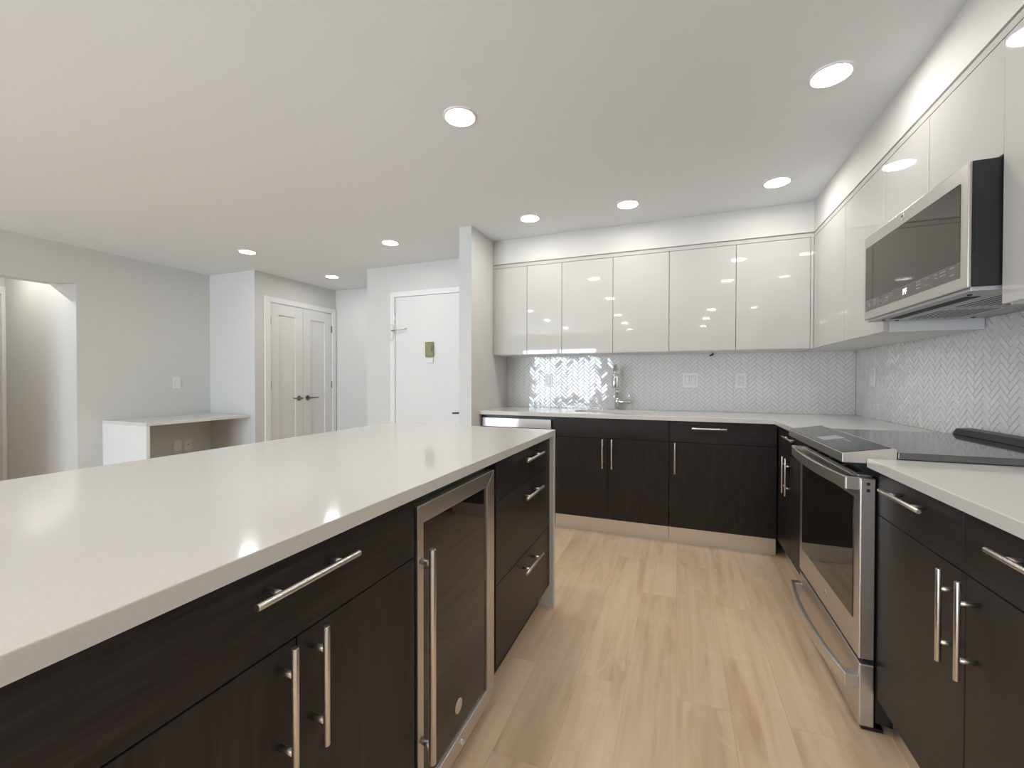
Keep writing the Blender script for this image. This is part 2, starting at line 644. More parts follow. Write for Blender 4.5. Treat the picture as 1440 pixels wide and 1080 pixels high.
# swing-bar guard on the frame and door
g = B(-2.917, -2.878, 3.822, 3.842, 1.60, 1.77, 0.004).cyl((-2.885, 3.815, 1.70), (-2.885, 3.842, 1.70), 0.012)
g.cyl((-2.885, 3.820, 1.70), (-2.715, 3.825, 1.717), 0.008).cyl((-2.72, 3.825, 1.717), (-2.72, 3.853, 1.717), 0.010)
g.build('door_guard', M['steel_light'], d1)
v = B(-2.470, -2.372, 3.828, 3.853, 1.408, 1.565, 0.006)
pv = v.build('door_viewer', M['brass'], d1)
B(-2.392, -2.376, 3.8265, 3.8285, 1.46, 1.53).build('latch_slot', M['dark_grey'], pv)
B(-2.462, -2.38, 3.840, 3.853, 1.345, 1.402, 0.005).build('viewer_plate', M['trim'], d1)
hnd = MB().cyl((-2.03, 3.853, 0.835), (-2.03, 3.80, 0.835), 0.010).cyl((-2.03, 3.848, 0.835), (-2.03, 3.853, 0.835), 0.030)
hnd.tube([(-2.03, 3.80, 0.835), (-2.07, 3.797, 0.835), (-2.125, 3.800, 0.832)], 0.009)
hnd.build('door_handle', M['black'], d1)
hg = MB()
for z in (0.25, 0.98, 1.84):
    hg.cyl((-2.861, 3.850, z - 0.05), (-2.861, 3.850, z + 0.05), 0.006)
hg.build('hinges', M['steel'], d1)

# closet double door
d2 = structure(bpy.data.objects.new('door_2', None))
d2.location = (-4.45, 4.09, 0)
COL.objects.link(d2)
fm = B(-4.4495, -4.430, 3.545, 3.618, 0, 2.140, 0.003).box(-4.4495, -4.430, 4.572, 4.640, 0, 2.140, 0.003)
fm.box(-4.4495, -4.430, 3.618, 4.572, 2.078, 2.140, 0.003)
fm.build('door_frame', M['trim'], d2)


def shaker_leaf(y0, y1):
    z0, z1, s = 0.01, 2.066, 0.115
    mb = B(-4.490, -4.462, y0, y1, z0, z1)
    for a, b, c, d in ((y0, y0 + s, z0, z1), (y1 - s, y1, z0, z1), (y0 + s, y1 - s, z0, z0 + 0.2), (y0 + s, y1 - s, z1 - 0.125, z1)):
        mb.box(-4.462, -4.4475, a, b, c, d, 0.0015)
    return mb


lf = shaker_leaf(3.624, 4.092).build('door_leaf', M['door'], d2)
rf = shaker_leaf(4.096, 4.566).build('door_leaf', M['door'], d2)


def lever(y, s, leaf):
    mb = MB().cyl((-4.4475, y, 0.935), (-4.440, y, 0.935), 0.033, seg=28, bev=0.002)
    mb.cyl((-4.44, y, 0.935), (-4.395, y, 0.935), 0.011)
    mb.tube([(-4.395, y - s * 0.012, 0.935), (-4.390, y + s * 0.05, 0.936), (-4.395, y + s * 0.125, 0.938)], [0.011, 0.009, 0.008])
    mb.build('door_handle', M['lever'], leaf)


lever(4.025, -1, lf)
lever(4.160, 1, rf)
for y, leaf in ((3.621, lf), (4.569, rf)):
    mb = MB()
    for z in (0.22, 1.10, 1.86):
        mb.box(-4.4485, -4.437, y - 0.008, y + 0.008, z - 0.045, z + 0.045, 0.002)
    mb.build('hinges', M['lever'], leaf)

# ------------------------------------------------------------------ ceiling downlights


def downlight(x, y, label):
    t = thing('downlight', label, 'ceiling light', (x, y, H), 'recessed ceiling downlights')
    mb = MB()
    n = 40
    prof = [(0.080, -0.0005), (0.079, -0.005), (0.070, -0.007), (0.066, -0.004), (0.066, -0.0005)]
    rings = [[mb.bm.verts.new((x + r * math.cos(2 * math.pi * k / n), y + r * math.sin(2 * math.pi * k / n), H + dz))
              for k in range(n)] for r, dz in prof]
    for a, b in zip(rings, rings[1:]):
        for k in range(n):
            f = mb.bm.faces.new((a[k], b[k], b[(k + 1) % n], a[(k + 1) % n]))
            f.smooth = True
    bmesh.ops.recalc_face_normals(mb.bm, faces=mb.bm.faces)
    mb.build('trim_ring', M['trim'], t)
    mb = MB().cyl((x, y, H - 0.0045), (x, y, H - 0.001), 0.0655, seg=n, smooth=False)
    mb.build('lens', M['lens'], t)
    return t


downlight(0.571, 2.082, 'large round downlight at the upper right, close to the right soffit and above the range')
downlight(0.571, 3.085, 'round downlight in the corner where the back and right soffits meet')
downlight(-0.333, 3.094, 'round downlight above the middle of the back wall cabinets, left of the corner one')
downlight(-1.060, 3.094, 'round downlight at the left end of the back soffit, beside the partition')
downlight(-0.958, 1.785, 'large round downlight near the middle of the ceiling above the island')
downlight(-2.419, 3.189, 'round downlight in front of the white entrance door')
downlight(-3.886, 2.923, 'round downlight leftmost, in front of the desk alcove')
downlight(-3.875, 3.994, 'small round downlight farthest away, by the closet double doors')
for x, y, w in ((0.57, 1.10, 'second along the row over the aisle, beyond the range'), (0.54, -1.23, 'in the aisle row a step behind the camera'), (0.53, -2.38, 'in the aisle row well behind the camera'),
                (0.53, -3.65, 'in the aisle row nearest the window wall'),
                (-0.96, 0.43, 'over the near end of the island'), (-1.07, -1.27, 'in the island row behind the camera'),
                (-1.08, -2.48, 'in the island row farther behind the camera'), (-1.10, -3.77, 'in the island row by the window wall'),
                (-2.48, -0.24, 'in the living room row level with the camera'), (-2.52, -1.48, 'in the living room row behind the camera'),
                (-2.50, -2.95, 'in the living room row in front of the sliding door')):
    downlight(x, y, 'round downlight ' + w)
downlight(-5.98, 1.88, 'round downlight in the passage beyond the left wall opening')
downlight(-5.55, 1.82, 'added unseen downlight brightening the passage, just inside the left wall opening')  # extra fill lamp, added out of view to brighten the passage wall
downlight(-7.3, 1.9, 'round downlight in the lit room at the end of the passage')

# ------------------------------------------------------------------ wall units


def wall_unit(label, fr, u0, u1, z0, z1, splits, depth=0.345, filler=None):
    c = fr.p((u0 + u1) / 2, depth, z0)
    t = thing('wall_cabinet', label, 'cabinet', c)
    mb = MB()
    fr.box(mb, u0 + 0.0005, u1 - 0.0005, 0.020, depth, z0, z1)
    mb.build('body', M['white_body'], t)
    for a, b in zip(splits, splits[1:]):
        front(fr, t, 'door', a, b, z0 + 0.001, z1 - 0.001, M['gloss'], 0.0018)
    if filler:
        mb = MB()
        fr.box(mb, filler[0] + 0.0012, filler[1] + 0.0004, 0.001, 0.019, z0 + 0.001, z1 - 0.001, 0.001)
        mb.build('filler_strip', M['gloss'], t)
    return t


ZB, ZT = 1.391, 2.1600
wall_unit('gloss white two-door wall cabinet beside the partition, leftmost on the back wall', UB, -1.543, -0.913, ZB, ZT,
          (-1.528, -1.223, -0.913), filler=(-1.543, -1.528))
wall_unit('gloss white two-door wall cabinet above the sink and faucet', UB, -0.913, -0.065, ZB, ZT, (-0.913, -0.490, -0.065))
wall_unit('gloss white two-door wall cabinet above the double switch, next to the corner', UB, -0.065, 0.870, ZB, ZT,
          (-0.065, 0.393, 0.852), filler=(0.852, 0.8705))
wall_unit('gloss white corner wall cabinet on the right wall, left of the microwave', UR, 2.420, 3.845, ZB, ZT,
          (2.421, 2.912, 3.362), filler=(3.362, 3.4966))
wall_unit('short gloss white two-door wall cabinet directly above the microwave', UR, 1.664, 2.419, 1.823, ZT,
          (1.664, 2.056, 2.419))
wall_unit('gloss white wall cabinet at the right picture edge, beyond the microwave', UR, 0.750, 1.6635, ZB, ZT,
          (0.750, 1.207, 1.6635))

# ------------------------------------------------------------------ base units, back run
t = thing('base_cabinet', 'dark wood sink base cabinet with a false front and two doors below the faucet', 'cabinet', BACK.p(-0.48, 0.3, 0))
base_body(BACK, t, -0.905, -0.056, open_top=0.66)
front(BACK, t, 'false_front', -0.905, -0.056, SEAM, DT, M['wood_h'])
a = front(BACK, t, 'door', -0.905, -0.489, DB, SEAM, M['wood_v'])
handle(BACK, a, -0.524, 0.618, 0.220, True)
a = front(BACK, t, 'door', -0.489, -0.056, DB, SEAM, M['wood_v'])
handle(BACK, a, -0.455, 0.618, 0.220, True)

t = thing('base_cabinet', 'dark wood base cabinet with one drawer over one door in the back corner', 'cabinet', BACK.p(0.27, 0.3, 0))
base_body(BACK, t, -0.055, 0.616)
a = front(BACK, t, 'drawer', -0.055, 0.612, SEAM, DT, M['wood_h'])
handle(BACK, a, 0.202, 0.834, 0.220, False)
a = front(BACK, t, 'door', -0.055, 0.612, DB, SEAM, M['wood_v'])
handle(BACK, a, -0.017, 0.618, 0.220, True)

# dishwasher
t = thing('dishwasher', 'stainless built-in dishwasher at the left end of the back counter', 'dishwasher', BACK.p(-1.225, 0.3, 0))
mb = MB()
BACK.box(mb, -1.540, -0.907, 0.020, 0.57, 0.09, 0.880)
BACK.box(mb, -1.520, -0.925, 0.060, 0.55, 0.0, 0.09)
mb.build('body', M['black'], t)
mb = MB()
BACK.box(mb, -1.523, -0.927, -0.012, 0.018, 0.785, 0.858, 0.003)
mb.build('control_panel', M['dish_steel'], t)
mb = MB()
BACK.box(mb, -1.523, -0.927, 0.008, 0.018, 0.765, 0.783)
mb.build('pocket_handle', M['black'], t)
mb = MB()
BACK.box(mb, -1.523, -0.927, -0.012, 0.018, 0.11, 0.763, 0.003)
mb.build('door', M['steel'], t)

# ------------------------------------------------------------------ right run
t = thing('base_cabinet', 'dark wood base cabinet with one drawer and two doors between corner and range', 'cabinet', RIGHT.p(2.87, 0.3, 0))
base_body(RIGHT, t, 2.497, 3.238)
a = front(RIGHT, t, 'drawer', 2.497, 3.190, SEAM, DT, M['wood_h'])
handle(RIGHT, a, 2.845, 0.834, 0.220, False)
a = front(RIGHT, t, 'door', 2.915, 3.190, DB, SEAM, M['wood_v'])
handle(RIGHT, a, 2.951, 0.608, 0.220, True)
a = front(RIGHT, t, 'door', 2.497, 2.915, DB, SEAM, M['wood_v'])
handle(RIGHT, a, 2.872, 0.608, 0.220, True)
front(RIGHT, t, 'filler_strip', 3.190, 3.238, DB, DT, M['wood_v'])

t = thing('base_cabinet', 'dark wood base cabinet with two drawers over two doors, right of the range', 'cabinet', RIGHT.p(1.296, 0.3, 0))
base_body(RIGHT, t, 0.850, 1.742)
a = front(RIGHT, t, 'drawer', 1.292, 1.742, SEAM, DT, M['wood_h'])
handle(RIGHT, a, 1.523, 0.832, 0.232, False, 0.128)
a = front(RIGHT, t, 'drawer', 0.850, 1.292, SEAM, DT, M['wood_h'])
handle(RIGHT, a, 1.034, 0.830, 0.232, False, 0.128)
a = front(RIGHT, t, 'door', 1.281, 1.742, DB, SEAM, M['wood_v'])
handle(RIGHT, a, 1.314, 0.612, 0.222, True)
a = front(RIGHT, t, 'door', 0.850, 1.281, DB, SEAM, M['wood_v'])
handle(RIGHT, a, 1.240, 0.613, 0.222, True)

# ------------------------------------------------------------------ worktops


def rrect(x0, x1, y0, y1, r, n=6):
    out = []
    for cx, cy, a0 in ((x1 - r, y1 - r, 0), (x0 + r, y1 - r, 90), (x0 + r, y0 + r, 180), (x1 - r, y0 + r, 270)):
        for k in range(n + 1):
            a = math.radians(a0 + 90 * k / n)
            out.append((cx + r * math.cos(a), cy + r * math.sin(a)))
    return out


def slab(outer, holes, z0, z1, bev=0.002):
    mb = MB()
    bm = bmesh.new()
    loops = []
    for lp in [outer] + holes:
        vs = [bm.verts.new((x, y, z1)) for x, y in lp]
        for i in range(len(vs)):
            bm.edges.new((vs[i], vs[(i + 1) % len(vs)]))
        loops.append(vs)
    bmesh.ops.triangle_fill(bm, use_beauty=True, edges=bm.edges[:], normal=(0, 0, 1))
    r = bmesh.ops.extrude_face_region(bm, geom=bm.faces[:])
    bmesh.ops.translate(bm, verts=[g for g in r['geom'] if isinstance(g, bmesh.types.BMVert)], vec=(0, 0, z0 - z1))
    bmesh.ops.recalc_face_normals(bm, faces=bm.faces[:])
    if bev:
        ed = [e for e in bm.edges if len(e.link_faces) == 2 and e.calc_face_angle() > 0.6
              and abs(e.verts[0].co.z - z1) < 1e-5 and abs(e.verts[1].co.z - z1) < 1e-5]
        bmesh.ops.bevel(bm, geom=ed, offset=bev, segments=2, profile=0.5, affect='EDGES')
    me = bpy.data.meshes.new('tmp')
    bm.to_mesh(me)
    bm.free()
    mb.bm.from_mesh(me)
    bpy.data.meshes.remove(me)
    return mb


CB = 0.884
SX0, SX1, SY0, SY1 = -0.795, -0.175, 3.375, 3.690
o = slab([(-1.543, 3.211), (0.587, 3.211), (0.587, 2.496), (1.2215, 2.496), (1.2215, 3.840), (-1.543, 3.840)],
         [rrect(SX0, SX1, SY0, SY1, 0.09)[::-1]], CB, CT).build('countertop', M['quartz'])
tag(recenter(o, (-0.16, 3.5, CB)), 'white quartz L-shaped countertop along the back wall and into the corner', 'countertop')
o = slab([(0.587, 0.84), (1.2215, 0.84), (1.2215, 1.744), (0.587, 1.744)], [], CB, CT).build('countertop', M['quartz'])
tag(recenter(o, (0.9, 1.3, CB)), 'white quartz countertop at the right, on the near side of the range', 'countertop')

# undermount sink
t = thing('kitchen_sink', 'stainless undermount sink set in the back countertop', 'sink', (-0.485, 3.53, 0.70))
bm = bmesh.new()
rings = []
for k, (ins, z) in enumerate(((-0.012, 0.8835), (0.0, 0.8835), (0.002, 0.72), (0.03, 0.700))):
    rings.append([bm.verts.new((x, y, z)) for x, y in rrect(SX0 + ins, SX1 - ins, SY0 + ins, SY1 - ins, max(0.09 - ins, 0.05))])
for a, b in zip(rings, rings[1:]):
    n = len(a)
    for k in range(n):
        bm.faces.new((a[k], a[(k + 1) % n], b[(k + 1) % n], b[k])).smooth = True
bm.faces.new(rings[-1])
bmesh.ops.recalc_face_normals(bm, faces=bm.faces[:])
mb = MB()
mb.bm.free()
mb.bm = bm
mb.build('basin', M['steel'], t)
MB().cyl((-0.485, 3.53, 0.7005), (-0.485, 3.53, 0.703), 0.045, seg=28).build('drain', M['chrome'], t)

# faucet
fx, fy = -0.487, 3.752
t = thing('kitchen_faucet', 'tall chrome gooseneck faucet standing behind the sink', 'faucet', (fx, fy, CT))
MB().cyl((fx, fy, CT), (fx, fy, CT + 0.006), 0.027, seg=28, bev=0.001).cyl((fx, fy, CT + 0.006), (fx, fy, 1.05), 0.021, seg=24).build('base', M['chrome'], t)
pts = [(fx, fy, 1.05), (fx, fy, 1.12), (fx, fy, 1.20)]
for k in range(1, 13):
    a = math.pi * k / 12
    pts.append((fx, fy - 0.085 + 0.085 * math.cos(a), 1.205 + 0.085 * math.sin(a)))
pts += [(fx, fy - 0.170, 1.19)]
MB().tube(pts, 0.0145, 18).build('spout', M['chrome'], t)
MB().cyl((fx, fy - 0.170, 1.195), (fx, fy - 0.170, 1.105), 0.0185, r2=0.021, seg=24, bev=0.002).build('spray_head', M['chrome'], t)
mb = MB().cyl((fx + 0.015, fy, 0.985), (fx + 0.090, fy, 0.985), 0.018, seg=20, bev=0.002)
mb.cyl((fx + 0.102, fy - 0.002, 0.985), (fx + 0.102, fy - 0.002, 1.070), 0.007, bev=0.001).cyl((fx + 0.09, fy, 0.985), (fx + 0.110, fy, 0.985), 0.017)
mb.build('lever', M['chrome'], t)

# ------------------------------------------------------------------ range
RY0, RY1 = 1.7465, 2.492
t = thing('kitchen_range', 'stainless slide-in electric range with black glass door in the right run', 'range', (0.9, 2.12, 0))
mb = B(0.618, 1.19, RY0 + 0.004, RY1 - 0.004, 0.03, 0.905)
for y in (RY0 + 0.06, RY1 - 0.06):
    for x in (0.68, 1.1):
        mb.cyl((x, y, 0.0), (x, y, 0.03), 0.02)
mb.build('body', M['black'], t)
# oven door
dr = B(0.570, 0.614, RY0, RY1, 0.238, 0.846, 0.004).build('oven_door', M['steel'], t)
B(0.5675, 0.5705, 1.797, 2.441, 0.352, 0.772, 0.001).build('door_window', M['black_glass'], dr)
# slotted vent trim on top of the door
mb = B(0.574, 0.612, RY0 + 0.03, RY1 - 0.03, 0.8462, 0.8520, 0.001, 0)
for k in range(4):
    y0 = RY0 + 0.075 + k * 0.155
    mb.box(0.583, 0.596, y0, y0 + 0.125, 0.8515, 0.8526, 0, 1)
mb.build('vent_trim', [M['steel'], M['black_matte']], dr)
mb = MB()
for z in (0.822, 0.800):
    mb.box(0.588, 0.597, RY0 - 0.0008, RY0 + 0.002, z, z + 0.010)
mb.build('side_slots', M['black_matte'], dr)


def bowed_handle(parent, z0, z1, x_end, bow, y0, y1, xin):
    mb = MB()
    n = 20
    th = 0.016
    out, inn = [], []
    for k in range(n + 1):
        s = k / n
        y = y0 + (y1 - y0) * s
        b = bow * (1 - (2 * s - 1) ** 2)
        out.append((x_end - b, y))
        inn.append((x_end - b + th, y))
    poly = [(x, y, z0) for x, y in out] + [(x, y, z0) for x, y in inn[::-1]]
    mb.prism(poly, (0, 0, z1 - z0), bev=0.004)
    for ya, yb in ((y0, y0 + 0.035), (y1 - 0.035, y1)):
        mb.box(x_end + 0.002, xin, ya - 0.0015, yb + 0.0015, z0 + 0.0005, z1 - 0.0005, 0.002)
    return mb.build('handle', M['steel'], parent)


bowed_handle(dr, 0.803, 0.848, 0.531, 0.022, RY0 + 0.008, RY1 - 0.008, 0.572)
mb = MB().cyl((0.5695, 2.085, 0.300), (0.5665, 2.085, 0.300), 0.015, seg=28)
bd = mb.build('badge', M['steel_light'], dr)
mb = MB()
for k in range(24):
    a0, a1 = 2 * math.pi * k / 24, 2 * math.pi * (k + 1) / 24
    mb.cyl((0.5663, 2.085 + 0.0115 * math.cos(a0), 0.30 + 0.0115 * math.sin(a0)), (0.5663, 2.085 + 0.0115 * math.cos(a1), 0.30 + 0.0115 * math.sin(a1)), 0.0007, seg=6)
mb.tube([(0.5663, 2.091, 0.303), (0.5663, 2.094, 0.298), (0.5663, 2.088, 0.296), (0.5663, 2.087, 0.305), (0.5663, 2.082, 0.305),
         (0.5663, 2.080, 0.297), (0.5663, 2.077, 0.301)], 0.0008, 6)
mb.build('badge_ring', M['grey_print'], bd)
# storage drawer
B(0.583, 0.614, RY0 + 0.004, RY1 - 0.004, 0.222, 0.236).build('drawer_gap', M['black_matte'], t)
dw = B(0.572, 0.614, RY0, RY1, 0.013, 0.222, 0.004).build('storage_drawer', M['steel'], t)
bowed_handle(dw, 0.130, 0.176, 0.533, 0.030, RY0 + 0.008, RY1 - 0.008, 0.574)
B(0.580, 0.64, RY0 + 0.003, RY1 - 0.003, 0.001, 0.0125).build('kick_plate', M['black'], t)
# control console with sloped glass top
prof = [(0.520, 0.895), (0.520, 0.926), (0.655, 0.9485), (0.668, 0.9485), (0.668, 0.900), (0.610, 0.895)]
cp = MB().prism([(x, RY0, z) for x, z in prof], (0, RY1 - RY0, 0), bev=0.0015).build('control_console', M['steel'], t)
cg = MB().prism([(0.5235, RY0 + 0.004, 0.9275), (0.654, RY0 + 0.004, 0.9492), (0.654, RY1 - 0.004, 0.9492), (0.5235, RY1 - 0.004, 0.9275)],
                (-0.0003, 0, 0.0018)).build('control_glass', M['cooktop'], cp)


def on_console(mb, x0, x1, y0, y1, mi=0):
    k = (0.9485 - 0.926) / (0.655 - 0.520)
    zz = lambda x: 0.9295 + (x - 0.5235) * (0.0217 / 0.1305)
    mb.prism([(x0, y0, zz(x0)), (x1, y0, zz(x1)), (x1, y1, zz(x1)), (x0, y1, zz(x0))], (0, 0, 0.0003), mi)


mb = MB()
on_console(mb, 0.545, 0.615, 2.035, 2.135)
for y in (1.945, 1.962, 1.979, 1.996):
    on_console(mb, 0.600, 0.607, y, y + 0.012)
mb.build('display_marks', M['grey_print'], cp)
# dark neck below the console, with a small sticker
mb = MB().prism([(0.545, RY0 + 0.003, 0.894), (0.600, RY0 + 0.003, 0.853), (0.640, RY0 + 0.003, 0.853), (0.640, RY0 + 0.003, 0.894)],
                (0, RY1 - RY0 - 0.006, 0))
nk = mb.build('console_neck', M['black'], t)
mb = MB()
for y0, y1 in ((2.300, 2.335), (2.265, 2.290), (2.215, 2.255)):
    mb.prism([(0.553, y0, 0.8869), (0.553, y1, 0.8869), (0.576, y1, 0.8698), (0.576, y0, 0.8698)], (-0.0006, 0, -0.0006))
mb.build('sticker', M['plate'], nk)
# glass cooktop and rear vent
mb = B(0.669, 1.165, RY0 - 0.004, RY1 + 0.004, 0.9155, 0.9370, 0.002)
ck = mb.build('cooktop', M['cooktop'], t)
mb = MB().prism([(1.130, RY0 - 0.004, 0.9375), (1.145, RY0 - 0.004, 0.962), (1.200, RY0 - 0.004, 0.964), (1.215, RY0 - 0.004, 0.9375)],
                (0, 0.72, 0), bev=0.004)
mb.build('rear_vent', M['black'], t)

# ------------------------------------------------------------------ over-the-range microwave
MX = 0.797
MY0, MY1, MZ0, MZ1 = 1.667, 2.4165, 1.447, 1.8215
t = thing('microwave', 'stainless over-the-range microwave with smoked glass front on the right wall', 'microwave', (1.0, 2.04, MZ0))
mb = B(0.8075, 1.215, MY0 + 0.0008, MY1 - 0.0008, MZ0 + 0.004, MZ1 - 0.002)
body = mb.build('body', M['black'], t)
B(0.812, 0.829, MY0 - 0.0002, MY0 + 0.0012, 1.551, 1.726).build('side_slot', M['black_matte'], body)
md = B(MX, 0.8070, MY0, MY1, MZ0, MZ1 - 0.002, 0.003).build('door', M['micro_steel'], t)
mb = MB()


def yz_poly(y0, y1, z0, z1, r, x, n=5):
    return [(x, a, b) for a, b in rrect(y0, y1, z0, z1, r, n)]


gp = MB().prism(yz_poly(1.703, 2.398, 1.531, 1.769, 0.004, MX - 0.0012), (0.003, 0, 0)).build('door_glass', M['micro_glass'], md)
MB().prism(yz_poly(1.703, 2.398, 1.483, 1.5295, 0.004, MX - 0.0012), (0.003, 0, 0)).build('control_strip', M['panel_glass'], md)
# printed key legends and the lit display
rng = random.Random(3)
for y0, w in ((2.355, 0.018), (2.30, 0.03), (2.245, 0.012), (2.235, 0.03), (2.19, 0.03), (2.145, 0.012), (1.94, 0.03),
              (1.885, 0.02), (1.83, 0.016), (1.79, 0.035), (1.74, 0.025)):
    for z in (1.522, 1.511, 1.500):
        if rng.random() < 0.75:
            B(MX - 0.0016, MX - 0.0011, y0 - w / 2, y0 + w / 2, z - 0.0017, z + 0.0017).build('key_legend', M['grey_print'], md)


def text_mesh(s, size, ext):
    c = bpy.data.curves.new('txt', 'FONT')
    c.body = s
    c.size = size
    c.extrude = ext
    c.align_x = 'CENTER'
    c.align_y = 'CENTER'
    o = bpy.data.objects.new('txt', c)
    COL.objects.link(o)
    dg = bpy.context.evaluated_depsgraph_get()
    dg.update()
    me = bpy.data.meshes.new_from_object(o.evaluated_get(dg))
    bpy.data.objects.remove(o)
    bpy.data.curves.remove(c)
    return me


me = text_mesh('PF', 0.031, 0.0004)
me.transform(Matrix(((0, 0, -1, MX - 0.0016), (-1, 0, 0, 2.037), (0, 1, 0, 1.5065), (0, 0, 0, 1))) )
me.transform(Matrix.Translation(-t.location))
me.materials.append(M['lit'])
dg_ = bpy.data.objects.new('display_digits', me)
COL.objects.link(dg_)
dg_.parent = md
mb = MB().cyl((MX + 0.0005, 2.062, 1.797), (MX - 0.0020, 2.062, 1.797), 0.0125, seg=28)
bd = mb.build('badge', M['chrome'], md)
mb = MB().tube([(MX - 0.0022, 2.068, 1.800), (MX - 0.0022, 2.070, 1.795), (MX - 0.0022, 2.064, 1.793), (MX - 0.0022, 2.063, 1.802),
                (MX - 0.0022, 2.059, 1.802), (MX - 0.0022, 2.057, 1.794), (MX - 0.0022, 2.054, 1.798)], 0.0008, 6)
mb.build('badge_monogram', M['dark_grey'], bd)
# underside with grease filters, lamp and vent
mb = B(0.808, 1.210, MY0 + 0.006, MY1 - 0.006, MZ0 - 0.010, MZ0 + 0.004, 0.002)
ub = mb.build('underside_plate', M['hood_grey'], t)
mb = MB()
for y0, y1 in ((1.735, 2.005), (2.06, 2.33)):
    mb.box(0.91, 1.10, y0, y1, MZ0 - 0.0125, MZ0 - 0.0095, 0.001, 0)
    for k in range(8):
        mb.box(0.92 + k * 0.022, 0.930 + k * 0.022, y0 + 0.012, y1 - 0.012, MZ0 - 0.0135, MZ0 - 0.012, 0, 1)
mb.build('grease_filters', [M['steel'], M['dark_grey']], ub)
mb = B(0.846, 0.885, 1.78, 2.30, MZ0 - 0.0115, MZ0 - 0.0095, 0.001)
mb.build('vent_louver', M['black_matte'], ub)
B(1.125, 1.165, 1.86, 1.95, MZ0 - 0.0125, MZ0 - 0.0095, 0.001).build('lamp_cover', M['steel_light'], ub)
for x, y in ((0.838, 2.33), (0.838, 1.74), (0.90, 1.70), (1.15, 1.70), (1.15, 2.36), (0.90, 2.37)):
    MB().cyl((x, y, MZ0 - 0.0130), (x, y, MZ0 - 0.009), 0.006, seg=12).build('screw', M['black_matte'], ub)

# ------------------------------------------------------------------ island
IY0, IY1 = -0.560, 2.1365
t = thing('island_countertop', 'long white quartz island countertop with a waterfall end panel', 'countertop', (-1.095, 0.79, 0))
slab([(-1.606, IY0), (-0.590, IY0), (-0.590, IY1), (-1.606, IY1)], [], CB, CT, 0.0018).build('top', M['quartz'], t)
B(-1.606, -0.590, 2.1045, IY1, 0.0, CB - 0.0005, 0.0015).build('end_panel', M['quartz'], t)

t = thing('base_cabinet', 'dark wood island cabinet with one wide drawer over two doors, nearest the camera', 'cabinet', ISL.p(0.55, 0.3, 0))
base_body(ISL, t, 0.172, 0.899, kick=M['carcass'], kd=0.065)
a = front(ISL, t, 'drawer', 0.172, 0.899, SEAM, DT, M['wood_h'])
handle(ISL, a, 0.5535, 0.836, 0.217, False)
a = front(ISL, t, 'door', 0.172, 0.5455, DB, SEAM, M['wood_v'])
handle(ISL, a, 0.512, 0.628, 0.220, True)
a = front(ISL, t, 'door', 0.5455, 0.899, DB, SEAM, M['wood_v'])
handle(ISL, a, 0.578, 0.632, 0.212, True)
o = B(-1.19, -0.612, IY0 + 0.01, 0.171, 0.118, 0.8825, 0.001).box(-1.19, -0.69, IY0 + 0.01, 0.171, 0.0, 0.118).build('island_end_block', M['wood_v'])
tag(recenter(o, (-0.9, -0.19, 0)), 'plain dark wood end block of the island, left of the two-door cabinet', 'cabinet')

t = thing('base_cabinet', 'dark wood island cabinet with three drawers beside the waterfall panel', 'cabinet', ISL.p(1.75, 0.3, 0))
base_body(ISL, t, 1.405, 2.103, kick=M['carcass'], kd=0.065)
a = front(ISL, t, 'drawer', 1.407, 2.101, SEAM, DT, M['wood_h'])
handle(ISL, a, 1.775, 0.836, 0.236, False)
a = front(ISL, t, 'drawer', 1.407, 2.101, 0.425, SEAM, M['wood_h'])
handle(ISL, a, 1.767, 0.680, 0.236, False)
a = front(ISL, t, 'drawer', 1.407, 2.101, DB, 0.425, M['wood_h'])
handle(ISL, a, 1.763, 0.372, 0.236, False)

# wine cooler
WY0, WY1, WZ0, WZ1 = 0.907, 1.385, 0.050, 0.8535
t = thing('wine_cooler', 'built-in wine cooler with stainless frame and dark glass door in the island', 'wine cooler', (-0.9, 1.146, 0))
mb = MB()
ISL.box(mb, 0.9035, 1.4015, 0.022, 0.57, 0.045, 0.8825)
ISL.box(mb, 0.9035, 1.4015, 0.05, 0.55, 0.0, 0.045)
mb.build('body', M['black'], t)
fy_, fz = 0.055, 0.050
o4 = [(WY0, WZ0), (WY1, WZ0), (WY1, WZ1), (WY0, WZ1)]
# inner opening
iy0, iy1, iz0, iz1 = WY0 + 0.026, WY1 - 0.060, WZ0 + 0.052, WZ1 - 0.048
i4 = [(iy0, iz0), (iy1, iz0), (iy1, iz1), (iy0, iz1)]
dt = thing_door = MB()
for k in range(4):
    a, b = o4[k], o4[(k + 1) % 4]
    c, d = i4[(k + 1) % 4], i4[k]
    dt.prism([(-0.632, *a), (-0.632, *b), (-0.632, *c), (-0.632, *d)], (0.026, 0, 0), bev=0.0012)
wd = dt.build('door_frame', M['steel'], t)
B(-0.630, -0.6125, iy0 - 0.002, iy1 + 0.002, iz0 - 0.002, iz1 + 0.002).build('door_glass', M['black_glass'], wd)
mb = MB().cyl((-0.566, 0.910, 0.215), (-0.566, 0.910, 0.752), 0.0095, bev=0.001)
for z in (0.253, 0.712):
    mb.cyl((-0.607, 0.922, z), (-0.566, 0.910, z), 0.008)
mb.build('handle', M['handle'], wd)
MB().cyl((-0.613, 1.131, 0.188), (-0.6105, 1.131, 0.188), 0.0205, seg=32).build('badge', M['steel_light'], wd)
MB().cyl((-0.607, 1.137, 0.075), (-0.600, 1.137, 0.075), 0.010, seg=24, bev=0.001).cyl((-0.601, 1.137, 0.075), (-0.5995, 1.137, 0.075), 0.004, seg=12).build('door_lock', M['chrome'], wd)

